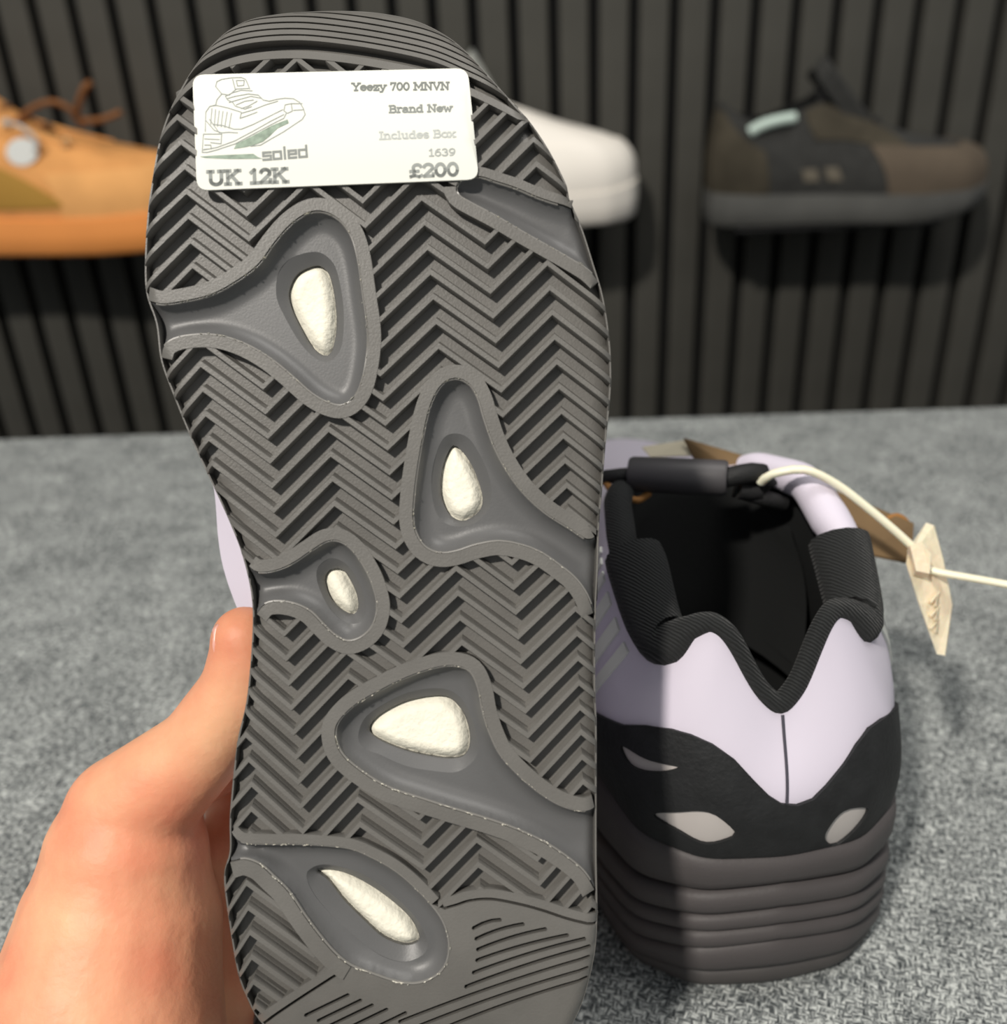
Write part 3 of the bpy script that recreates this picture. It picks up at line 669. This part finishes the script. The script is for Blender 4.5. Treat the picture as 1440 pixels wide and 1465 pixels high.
# midsole: stacked moulded layers that droop towards the sides
def layer(name, lo, hi, out, m, parent, inset=0.):
    na = sh.na; A = np.arange(0, na, 2) / na; fold = np.where(A <= .5, A, 1 - A); i = (A * na).astype(int)
    P0, N3 = sh.P0[i].copy(), sh.N3[i]; top = P0[:, 2]
    zl = np.interp(fold, [0, .04, .08, .12, .17, .25, .5], lo) * (1 if not isinstance(hi, str) else 1); zl = np.minimum(zl, top - .003)
    zh = top if isinstance(hi, str) else np.minimum(np.interp(fold, [0, .04, .08, .12, .17, .25, .5], hi), top - .001)
    zh = np.maximum(zh, zl + .0008)
    th = (zh - zl); loops = []
    for s_, t in [(0, -.006), (.0, -.0012), (.14, .0004), (.4, .0012), (.72, .0010), (.94, .0002), (1, -.0012), (1.0, -.006)]:
        z = zl + th * s_; lean = -.0018 * (1 - z / .043)            # the wall leans in towards the ground
        L = P0 + N3 * (out + t + lean)[:, None]; L[:, 2] = z; loops.append(sh.to(L))
    n = len(loops[0]); return loft(name, loops, m, parent, True, True, 60)
LH = [[.0345, .0325, .0290, .0245, .022, .020, .018], [.0275, .0255, .0215, .0175, .015, .014, .012], [.0225, .0205, .0165, .0130, .011, .010, .009], [.0175, .0150, .0105, .0080, .007, .006, .006], [.0075, .0065, .0045, .0035, .003, .003, .003], [.0005] * 7]
hi = 'top'
for q, l in enumerate(LH):
    layer('midsole_layer' if q < 5 else 'outsole', l, hi, [.0015, .0022, .0026, .0030, .0032, .0022][q], MID if q < 5 else mat('heel_outsole', (70, 67, 66), .6, 60, .06), PAIR); hi = l
# black collar: padded roll along the top line, then the lining that drops inside
na = sh.na; aa = np.concatenate([np.arange(int(.83 * na), na), np.arange(0, int(.17 * na))]) ; aa = aa[::2]
fold = np.where(aa / na <= .5, aa / na, 1 - aa / na)
rr = np.interp(fold, [0, .06, .095, .125, .165, .2], [.0024, .0021, .0026, .0058, .0070, .0055])
Pl = sh.P3[aa] - sh.N3[aa] * (rr * .75)[:, None]; Pl[:, 2] += np.interp(fold, [0, .08, .125, .17, .2], [.0004, .0002, .0030, .0025, -.001])
tube('collar_roll', sh.to(Pl), rr, KNIT, PAIR, 14)
for side in (0, 1):
    ae = np.arange(int(.168 * na), int(.33 * na), 3); fe = ae / na; ae = ae if side == 0 else (na - ae) % na
    re_ = np.interp(fe, [.165, .19, .25, .33], [.0045, .0060, .0055, .0035]); Pe = sh.P3[ae] - sh.N3[ae] * (re_ * .55)[:, None]; Pe[:, 2] -= .001
    tube('eyestay', sh.to(Pe), re_ * (.8 if side == 0 else .6), LAV if side == 0 else KNIT, PAIR, 14)
P3 = sh.P3; lin = []
for s_, dz, sc_ in [(0, 0, 1), (.25, -.008, .88), (.5, -.022, .86), (.8, -.036, .92), (1, -.042, .95)]:
    L = P3.copy(); c = np.array([.055, 0]); L[:, :2] = c + (L[:, :2] - c) * sc_; L[:, 2] = np.maximum(L[:, 2] * (1 - s_) + .046 * s_, .046) if s_ else L[:, 2] - .0008; lin.append(sh.to(L))
loft('collar_lining', lin, LINE, PAIR, False, True, 60)
# heel counter overlay with cut-outs
topE = [(1258,1028),(1240,1040),(1222,1066),(1203,1092),(1180,1122),(1160,1142),(1138,1150),(1118,1149),(1098,1138),(1075,1113),(1050,1085),(1020,1064),(990,1050),(960,1042),(925,1038),(893,1036)]
tp = sh.pix(topE)
tp2 = tp[np.argsort(-tp[:, 0])]
w1 = cr(sh.pix([(938,1163),(975,1157),(1012,1158),(1035,1172),(1052,1188),(1046,1195),(1012,1203),(975,1187)]), 1.2, True)
w2 = cr(sh.pix([(1176,1194),(1186,1172),(1202,1158),(1222,1153),(1237,1156),(1224,1178),(1190,1206)]), 1.2, True)
w3 = cr(sh.pix([(894,1066),(925,1084),(972,1096),(940,1102),(905,1092)]), 1.2, True)
poly = np.vstack([tp2, [[-50, 26], [-58, 18], [-64, 8], [-66, .3]], np.stack([np.linspace(-64, 60, 66), np.full(66, .3)], 1), [[60, 4], [53, 12], [46, 19], [37, 25]]])
try: sh.patch('heel_overlay', poly, BLK, PAIR, [w1, w2, w3], .0010, 2.2)
except Exception as ex: print('overlay', ex)
for wq in (w1, w2, w3):
    c = wq.mean(0); o = sh.patch('heel_cutout', c + (wq - c) * 1.05, GREYP, PAIR, (), .0003, 2.0)
# heel seam and side stripes
sb_ = np.linspace(.36, .975, 30); sa = np.interp(sb_, [.4, .95], [-.002, .001])
tube('heel_seam', sh.ev(sa, sb_, .0001), .00035, mat('seam_thread', (70, 68, 78), .8), PAIR, 6)
STR = mat('reflective_stripe', (222, 224, 216), .35)
for i, a in enumerate((.138, .148, .158, .168, .178, .188)):
    sh.quadpatch('side_stripe', a, a + .005, .20, .93, STR, PAIR, .0006, 6)
    sh.quadpatch('side_stripe', 1 - a - .005, 1 - a, .20, .93, STR, PAIR, .0006, 6)
# tongue, cord and toggle
def lo(f, l, z): return SO + FW * f + LF * l + np.array([0, 0, z])
V = []; Fc = []; nu, nv = 17, 12
for side, th_ in ((0, 0.), (1, .006)):
    for i in range(nu):
        t = i / (nu - 1) * 2 - 1
        for j in range(nv):
            q = j / (nv - 1); wdt = .017 + .006 * math.sin(q * 2.2)
            V.append(lo(.052 + .022 * q + .012 * (1 - t * t) + th_ * .7 - .012 * abs(t) ** 3, t * wdt, 0.056 + .033 * q - .005 * t * t * q + th_ * .5))
def gi(s, i, j): return s * nu * nv + i * nv + j
for s in (0, 1):
    for i in range(nu - 1):
        for j in range(nv - 1): Fc.append((gi(s, i, j), gi(s, i + 1, j), gi(s, i + 1, j + 1), gi(s, i, j + 1)))
for i in range(nu - 1): Fc.append((gi(0, i, nv - 1), gi(0, i + 1, nv - 1), gi(1, i + 1, nv - 1), gi(1, i, nv - 1)))
for j in range(nv - 1):
    for i in (0, nu - 1): Fc.append((gi(0, i, j), gi(0, i, j + 1), gi(1, i, j + 1), gi(1, i, j)))
mesh('tongue', V, Fc, LINE, PAIR, True, 60)
tg0, tg1 = Wp(900, 678, .103), Wp(1040, 684, .104)
dd = (tg1 - tg0); ln = np.linalg.norm(dd); dd /= ln
pr = [(0, .0030), (0, .0040), (.0008, .0044), (ln - .0008, .0044), (ln, .0040), (ln, .0030)]
tube('cord_toggle', [tg0 + dd * x for x, r in pr], np.array([r for x, r in pr]), mat('toggle_rubber', (70, 68, 70), .5), PAIR, 20)
CORD = mat('black_cord', (24, 24, 25), .7, 0, 0, .4, 1500)
tube('elastic_cord', cr([Wp(840, 690, .096), Wp(868, 682, .102), Wp(905, 679, .103)], .003), .0018, CORD, PAIR, 10)
tube('elastic_cord', cr([Wp(1036, 684, .104), Wp(1062, 678, .105), Wp(1088, 676, .104), Wp(1098, 690, .101), Wp(1085, 702, .099), Wp(1055, 700, .100)], .002), .0024, CORD, PAIR, 10)
tube('elastic_cord', cr([Wp(1050, 700, .099), Wp(1090, 712, .097), Wp(1120, 720, .094)], .002), .0020, CORD, PAIR, 10)
# ------------------------------------------------------------------ tags tied to the standing sneaker
def slab(name, q, th, m, parent=None):
    q = [np.asarray(p, float) for p in q]; n = np.cross(q[1] - q[0], q[2] - q[0]); n /= np.linalg.norm(n)
    k = len(q); V = [p + n * th / 2 for p in q] + [p - n * th / 2 for p in q]
    Fc = [tuple(range(k)), tuple(range(2 * k - 1, k - 1, -1))] + [(i, (i + 1) % k, k + (i + 1) % k, k + i) for i in range(k)]
    return mesh(name, V, Fc, m, parent, False)
swing = thing('swing_tag', 'brown cardboard swing tag hanging behind the white plastic tie', 'tag', C(1200, 730, .27))
slab('card', [C(978, 628, .280), C(1100, 664, .274), C(1306, 750, .260), C(1303, 806, .258), C(1235, 792, .260), C(1010, 690, .278)], .0008, mat('kraft_card', (104, 82, 52), .8, 80, .12), swing)
tube('twine', cr([C(1268, 742, .262), C(1283, 738, .262), C(1297, 748, .262), C(1302, 765, .262)], .001), .0008, mat('twine', (150, 104, 52), .8), swing, 8)
tube('twine', cr([C(866, 690, .252), C(876, 705, .248), C(884, 722, .247), C(897, 713, .247), C(912, 716, .247), C(928, 706, .249)], .001), .0009, MATS['twine'], swing, 8)
slab('card_back', [C(918, 640, .282), C(982, 630, .282), C(990, 652, .280), C(930, 654, .280)], .0006, mat('cream_card', (205, 196, 172), .8), swing)
WT = mat('white_plastic', (246, 240, 214), .4, 0, 0, 0, 0, .5, .15)
tie = thing('security_tag', 'cream plastic tag on a white cable tie looped to the standing sneaker', 'tag', C(1320, 850, .245))
tube('tie_strap', cr([C(1088, 690, .244), C(1105, 678, .241), C(1150, 672, .239), C(1195, 692, .240), C(1240, 726, .241), C(1285, 764, .242), C(1318, 795, .243)], .002), .0013, WT, tie, 10, flat=.8)
tube('tie_strap', cr([C(1316, 812, .243), C(1345, 819, .241), C(1390, 827, .237), C(1440, 836, .232), C(1520, 850, .226)], .003), .00125, WT, tie, 10, flat=.7)
TP = mat('cream_tag_plastic', (232, 214, 186), .45, 300, .08, .5, 700, .5, .3)
slab('tag_plate', [C(1325, 748, .249), C(1336, 752, .248), C(1349, 800, .246), C(1362, 865, .243), C(1352, 938, .240), C(1340, 936, .240), C(1312, 858, .239), C(1296, 806, .240), C(1299, 785, .242)], .0011, TP, tie)
slab('tie_lock', [C(1299, 784, .2395), C(1316, 778, .2395), C(1329, 796, .238), C(1327, 824, .238), C(1308, 820, .238)], .0032, TP, tie)
for yy in (862, 882, 900): tube('raised_mark', [C(1330, yy, .2395), C(1342, yy - 14, .2405), C(1338, yy + 6, .2395)], .0005, TP, tie, 6)

# ------------------------------------------------------------------ the hand
def skin():
    m = mat('skin', (232, 172, 134), .5, 45, .10, .30, 500, .35, .25); nt = m.node_tree
    r = [n for n in nt.nodes if n.type == 'VALTORGB'][0]; r.color_ramp.elements[0].color = sgn((222, 140, 108)); r.color_ramp.elements[1].color = sgn((238, 182, 142))
    return m
SKIN = skin()
def blob(bm, p, q, r0, r1):
    p = Vector(p.tolist()); q = Vector(q.tolist()); d = q - p; L = d.length; qn = d.to_track_quat('Z', 'Y')
    n, k = 20, 6; rows = []
    for i in range(k + 1):
        t = math.pi / 2 * i / k; rows.append((-math.cos(t) * r0, math.sin(t) * r0))
    for i in range(k + 1):
        t = math.pi / 2 * i / k; rows.append((L + math.sin(t) * r1, math.cos(t) * r1))
    vr = []
    for z, r in rows:
        vr.append([bm.verts.new(p + qn @ Vector((max(r, 1e-5) * math.cos(2 * math.pi * j / n), max(r, 1e-5) * math.sin(2 * math.pi * j / n), z))) for j in range(n)])
    for a, b in zip(vr[:-1], vr[1:]):
        for j in range(n): bm.faces.new((a[j], a[(j + 1) % n], b[(j + 1) % n], b[j]))
    bm.faces.new(vr[0][::-1]); bm.faces.new(vr[-1])
CH_ = [[(350,916,.198,.0068),(355,940,.199,.0078),(346,988,.200,.0083),(286,1072,.203,.0090),(180,1166,.207,.0126)],
 [(180,1166,.207,.0126),(181,1228,.208,.0168),(172,1330,.208,.0208),(150,1450,.205,.0238),(138,1600,.200,.0265),(120,1900,.190,.0290)],
 [(235,1122,.211,.0085),(312,1085,.222,.0080),(365,1060,.238,.0090)],
 [(215,1250,.222,.0130),(262,1330,.229,.0130),(270,1430,.227,.0150),(220,1600,.215,.020)],
 [(262,1330,.230,.0120),(306,1222,.229,.0065),(345,1180,.238,.0085)],
 [(262,1400,.229,.0130),(325,1310,.232,.0075),(350,1250,.238,.0080)],
 [(262,1400,.229,.0130),(345,1400,.227,.0075),(372,1330,.231,.0075)],
 [(360,1060,.240,.0095),(430,1000,.262,.0085),(540,960,.272,.0078),(630,950,.270,.0066)],
 [(345,1130,.243,.0098),(420,1060,.263,.0088),(540,1040,.273,.0080),(650,1035,.271,.0068)],
 [(345,1190,.242,.0092),(415,1120,.259,.0084),(530,1110,.268,.0076),(630,1105,.267,.0064)],
 [(350,1255,.238,.0084),(410,1185,.252,.0074),(500,1175,.259,.0068),(590,1170,.259,.0058)]]
bm = bmesh.new()
for ch in CH_:
    for a, b in zip(ch[:-1], ch[1:]): blob(bm, C(*a[:3]), C(*b[:3]), a[3], b[3])
me = bpy.data.meshes.new('hand'); bm.to_mesh(me); bm.free(); me.materials.append(SKIN)
hand = put(bpy.data.objects.new('hand', me), None)
md = hand.modifiers.new('remesh', 'REMESH'); md.mode = 'VOXEL'; md.voxel_size = .0011; md.use_smooth_shade = True
ms = hand.modifiers.new('smooth', 'SMOOTH'); ms.iterations = 9; ms.factor = .5
tag(hand, 'bare left hand gripping the held sneaker, thumb along its side', 'hand')
# thumbnail, seen edge-on at the outer side of the thumb
V = []; Fc = []; nu, nv = 7, 9
for i in range(nu):
    for j in range(nv):
        s_ = i / (nu - 1) * 2 - 1; t = j / (nv - 1)
        y = 893 + 58 * t; x = 302.5 + 3.5 * (2 * t - 1) ** 2 + 4 * s_ * s_ + (3 if t < .1 else 0); V.append(C(x - 1, y, .1965 + .0035 * s_ * (1 - .3 * abs(2 * t - 1))))
for i in range(nu - 1):
    for j in range(nv - 1): Fc.append((i * nv + j, (i + 1) * nv + j, (i + 1) * nv + j + 1, i * nv + j + 1))
nail = mesh('thumbnail', V, Fc, mat('nail', (236, 176, 160), .3, 0, 0, 0, 0, .5), hand, True)
sd = nail.modifiers.new('solid', 'SOLIDIFY'); sd.thickness = .0006

# ------------------------------------------------------------------ sneakers on the slat wall
X3, Y3 = np.array([1., 0, 0]), np.array([0, 1., 0])
BO = [(0,.004,0,.032),(.04,.008,.020,.032),(.08,.022,.032,.032),(.12,.045,.036,.031),(.17,.08,.035,.030),(.23,.12,.036,.029),(.30,.165,.043,.028),(.37,.21,.047,.028),(.43,.25,.040,.029),(.47,.272,.022,.032),(.5,.279,0,.034)]
BI = [(0,.012,0,.105),(.04,.014,.012,.104),(.08,.022,.021,.098),(.12,.038,.026,.090),(.17,.062,.026,.088),(.23,.088,.023,.098),(.28,.105,.020,.104),(.33,.125,.017,.096),(.38,.15,.014,.086),(.43,.170,.011,.078),(.5,.178,0,.075)]
def wall_sneaker(name, label, cat, org, mu, ms_, ml, hs=1.0, tall=1.0, sole_h=.034, lacem=None, toe_up=0., scale=1.0):
    t = thing(name, label, cat, org, 'sneakers displayed on the slat wall')
    bi = [(a, f, l, z * tall) for a, f, l, z in BI]
    s = Shell(BO, bi, org, X3, Y3, na=240, nb=24, k1=.03, k2=.02, bulge=.004, toe=.07, scale=scale)
    s.build('upper', mu, t)
    P0, N3 = s.P0, s.N3; loops = []
    for h, o in [(0, -.004), (.0006, -.0005), (.004, .002), (.6, .0035), (1, .0030), (1.0, -.004)]:
        L = P0 + N3 * o * scale; L[:, 2] = P0[:, 2] * h * 1.04 if h > .01 else h; 
        L[:, 2] += toe_up * np.clip((P0[:, 0] / scale - .19) / .09, 0, 1) ** 2 * (1 - h); loops.append(s.to(L))
    loft('sole', loops, ms_, t, True, True, 50)
    lin = []
    for sc_, k in [(1, 0), (.9, .35), (.88, .8), (.9, 1.)]:
        L = s.P3.copy(); c = np.array([.09, 0]) * scale; L[:, :2] = c + (L[:, :2] - c) * sc_; L[:, 2] = L[:, 2] * (1 - k) + .045 * scale * k if k else L[:, 2] - .001; lin.append(s.to(L))
    loft('lining', lin, ml, t, False, True, 60)
    return t, s
def tongue(t, s, org, m, x0=.155, x1=.072, z0=.076, z1=.135, wd=.022, scale=1.0):
    V = []; Fc = []; nu, nv = 9, 10
    for th_ in (0, .017):
        for i in range(nu):
            q = i / (nu - 1) * 2 - 1
            for j in range(nv):
                k = j / (nv - 1); V.append(org + scale * np.array([x0 + (x1 - x0) * k + th_ * .6, q * wd * (.75 + .4 * k), z0 + (z1 - z0) * k - .008 * q * q + th_ * .7]))
    g = lambda a, i, j: a * nu * nv + i * nv + j
    for a in (0, 1):
        for i in range(nu - 1):
            for j in range(nv - 1): Fc.append((g(a, i, j), g(a, i + 1, j), g(a, i + 1, j + 1), g(a, i, j + 1)))
    for i in range(nu - 1): Fc.append((g(0, i, nv - 1), g(0, i + 1, nv - 1), g(1, i + 1, nv - 1), g(1, i, nv - 1)))
    for j in range(nv - 1):
        for i in (0, nu - 1): Fc.append((g(0, i, j), g(0, i, j + 1), g(1, i, j + 1), g(1, i, j)))
    return mesh('tongue', V, Fc, m, t, True, 60)
def laces(t, org, m, n=5, x0=.165, x1=.110, z0=.082, z1=.108, wd=.019, r=.003, scale=1.0):
    for i in range(n):
        k = i / (n - 1); x = x0 + (x1 - x0) * k; z = z0 + (z1 - z0) * k
        tube('lace', cr([org + scale * np.array([x - .006, -wd, z - .006]), org + scale * np.array([x, -wd * .5, z + .002]), org + scale * np.array([x + .002, 0, z + .004]), org + scale * np.array([x, wd * .5, z + .002]), org + scale * np.array([x - .006, wd, z - .006])], .006), r * scale, m, t, 8)
SY = WY - .066
# tan suede sneaker
TAN = mat('tan_suede', (218, 156, 94), .85, 30, .10, .3, 300, .2); TANL = mat('tan_overlay', (228, 168, 104), .85, 30, .08, .3, 300, .2); GUM = mat('gum_sole', (248, 160, 84), .6, 10, .05)
OLV = mat('olive_swoosh', (172, 130, 52), .8); BRL = mat('brown_lace', (132, 84, 44), .8); SHELF = mat('black_shelf', (18, 18, 19), .5)
def base(px, py): return Yp(px, py, SY)
b1 = base(-175, 360); sc1 = 1.26; b1[1] = SY
t1, s1 = wall_sneaker('sneaker', 'tan suede sneaker with orange gum sole on the slat wall', 'sneaker', b1, TAN, GUM, mat('tan_lining', (150, 96, 52), .9), tall=1.12, scale=sc1)
tongue(t1, s1, b1, TAN, scale=sc1, x1=.085, z1=.132); laces(t1, b1, BRL, z0=.088, z1=.118, scale=sc1)
for sg_ in (0, 1):
    A = lambda a: a if sg_ == 0 else 1 - a
    def qp(nm, a0, a1, lo_, hi_, m, h):
        x0, x1 = (a0, a1) if sg_ == 0 else (1 - a1, 1 - a0)
        f = (lambda g: (lambda a: g(a if sg_ == 0 else 1 - a)) if callable(g) else g)
        s1.quadpatch(nm, x0, x1, f(lo_), f(hi_), m, t1, h)
    qp('eyestay', .235, .42, lambda a: .74 - .35 * max(0, a - .34) , .97, TANL, .0016)
    qp('toe_overlay', .33, .497, .01, lambda a: .36 + .25 * (a - .33), TANL, .0014)
    qp('heel_overlay', .004, .12, .01, lambda a: .78 - 3.2 * max(0, a - .05), TANL, .0014)
    qp('side_mark', .13, .335, lambda a: .10 + 2.2 * max(0, (.24 - a)), lambda a: .13 + 2.2 * max(0, (.252 - a)) + .36 * max(0, math.sin((a - .165) / .17 * math.pi)) * (a > .165), OLV, .0020)
T = lambda px, py, dy: Yp(px, py, SY - dy)
tube('lace', cr([T(30,165,.02), T(55,150,.03), T(80,146,.035), T(105,160,.03), T(118,180,.02)], .006), .0028, BRL, t1, 8)
tube('lace', cr([T(108,168,.02), T(115,140,.035), T(124,122,.04), T(130,118,.04)], .006), .0034, BRL, t1, 8)
tube('lace', cr([T(112,172,.02), T(140,172,.035), T(160,166,.04), T(173,160,.04)], .006), .0030, BRL, t1, 8)
tube('eyelet', cr([T(94+6*math.cos(q),204+6*math.sin(q),.033) for q in np.linspace(0, 5.6, 8)], .003, True), .0012, mat('eyelet_metal', (200, 170, 130), .3, metal=.6), t1, 8, True)
HT = mat('white_tag', (238, 240, 236), .5)
tg_ = thing('hang_tag', 'round white hang tag looped at the collar of the tan sneaker', 'tag', T(32, 220, .045))
cE_ = [T(32 + 23 * math.cos(q), 217 + 20 * math.sin(q), .046) for q in np.linspace(0, 2 * math.pi, 20, endpoint=False)]
slab('tag_disc', cE_, .002, HT, tg_)
tube('tag_loop', cr([T(10, 172, .02), T(8, 178, .035), T(24, 178, .042), T(42, 190, .046), T(54, 205, .047), T(50, 215, .048)], .003), .0034, mat('grey_loop', (190, 192, 190), .5), tg_, 8, flat=.5)
# white sneaker
WH = mat('white_leather', (240, 234, 224), .5, 10, .02); b2 = base(497, 323); sc2 = 1.06
t2, s2 = wall_sneaker('sneaker', 'white leather sneaker on the wall, mostly behind the held sole', 'sneaker', b2, WH, WH, mat('pale_lining', (205, 202, 192), .9), tall=1.25, scale=sc2)
tongue(t2, s2, b2, mat('pale_tongue', (196, 198, 190), .7), scale=sc2, x1=.120, z1=.140, wd=.026); laces(t2, b2, WH, z0=.092, z1=.125, scale=sc2)
for sg_ in (0, 1):
    x = (.34, .497) if sg_ == 0 else (.503, .66)
    s2.quadpatch('toe_overlay', x[0], x[1], .01, .42, WH, t2, .0014)
# dark sneaker
DK = mat('dark_suede', (70, 65, 55), .9, 30, .25, .3, 300, .15); DK2 = mat('dark_mesh', (48, 48, 46), .9, 90, .2); DKT = mat('brown_toe', (88, 77, 64), .9, 30, .15)
b3 = base(1002, 318); sc3 = 1.0
t3, s3 = wall_sneaker('sneaker', 'dark brown and black sneaker with grey sole on the slat wall', 'sneaker', b3, DK2, mat('grey_sole', (86, 86, 83), .7, 20, .2), LINE, tall=1.10, toe_up=.018, scale=sc3)
tongue(t3, s3, b3, DK2, scale=sc3, x1=.100, z1=.140, wd=.022); laces(t3, b3, mat('black_lace', (30, 30, 31), .8), z0=.088, z1=.118, scale=sc3)
for sg_ in (0, 1):
    f = lambda a0, a1: (a0, a1) if sg_ == 0 else (1 - a1, 1 - a0)
    fo = lambda g: (lambda a: g(a if sg_ == 0 else 1 - a))
    x = f(.004, .14); s3.quadpatch('heel_overlay', x[0], x[1], .01, fo(lambda a: .90 - 4.0 * max(0, a - .06)), DK, t3, .0015)
    x = f(.31, .497); s3.quadpatch('toe_overlay', x[0], x[1], .01, fo(lambda a: .50 + .6 * max(0, a - .40)), DKT, t3, .0015)
    x = f(.235, .36); s3.quadpatch('eyestay', x[0], x[1], fo(lambda a: .60 - 1.2 * (a - .235)), .96, DK, t3, .0014)
    for q in (.19, .225): 
        x = f(q, q + .022); s3.quadpatch('side_mark', x[0], x[1], .16, .30, mat('side_mark_tan', (104, 97, 84), .7), t3, .0012)
lb = thing('size_strap', 'pale mint strip lying in the collar of the dark sneaker', 'label strip', T(1105, 180, .03))
V = []
pth = cr([T(1073, 189, .030), T(1088, 180, .032), T(1110, 173, .032), T(1137, 168, .030)], .004)
tube('strip', pth, .0052, mat('mint_label', (196, 214, 204), .5), lb, 10, flat=1.0)
# ledges that carry the wall sneakers
for (nm, bb, sc_) in (('under the tan sneaker', b1, sc1), ('under the white sneaker', b2, sc2), ('under the dark brown sneaker', b3, sc3)):
    o = boxm('shoe_ledge', (bb[0] + .03 * sc_, SY - .035, bb[2] - .0045), (bb[0] + .23 * sc_, WY - .005, bb[2] - .0003), SHELF, None, .0008)
    tag(o, 'thin black wall ledge ' + nm, 'shelf', 'black ledges on the slat wall')
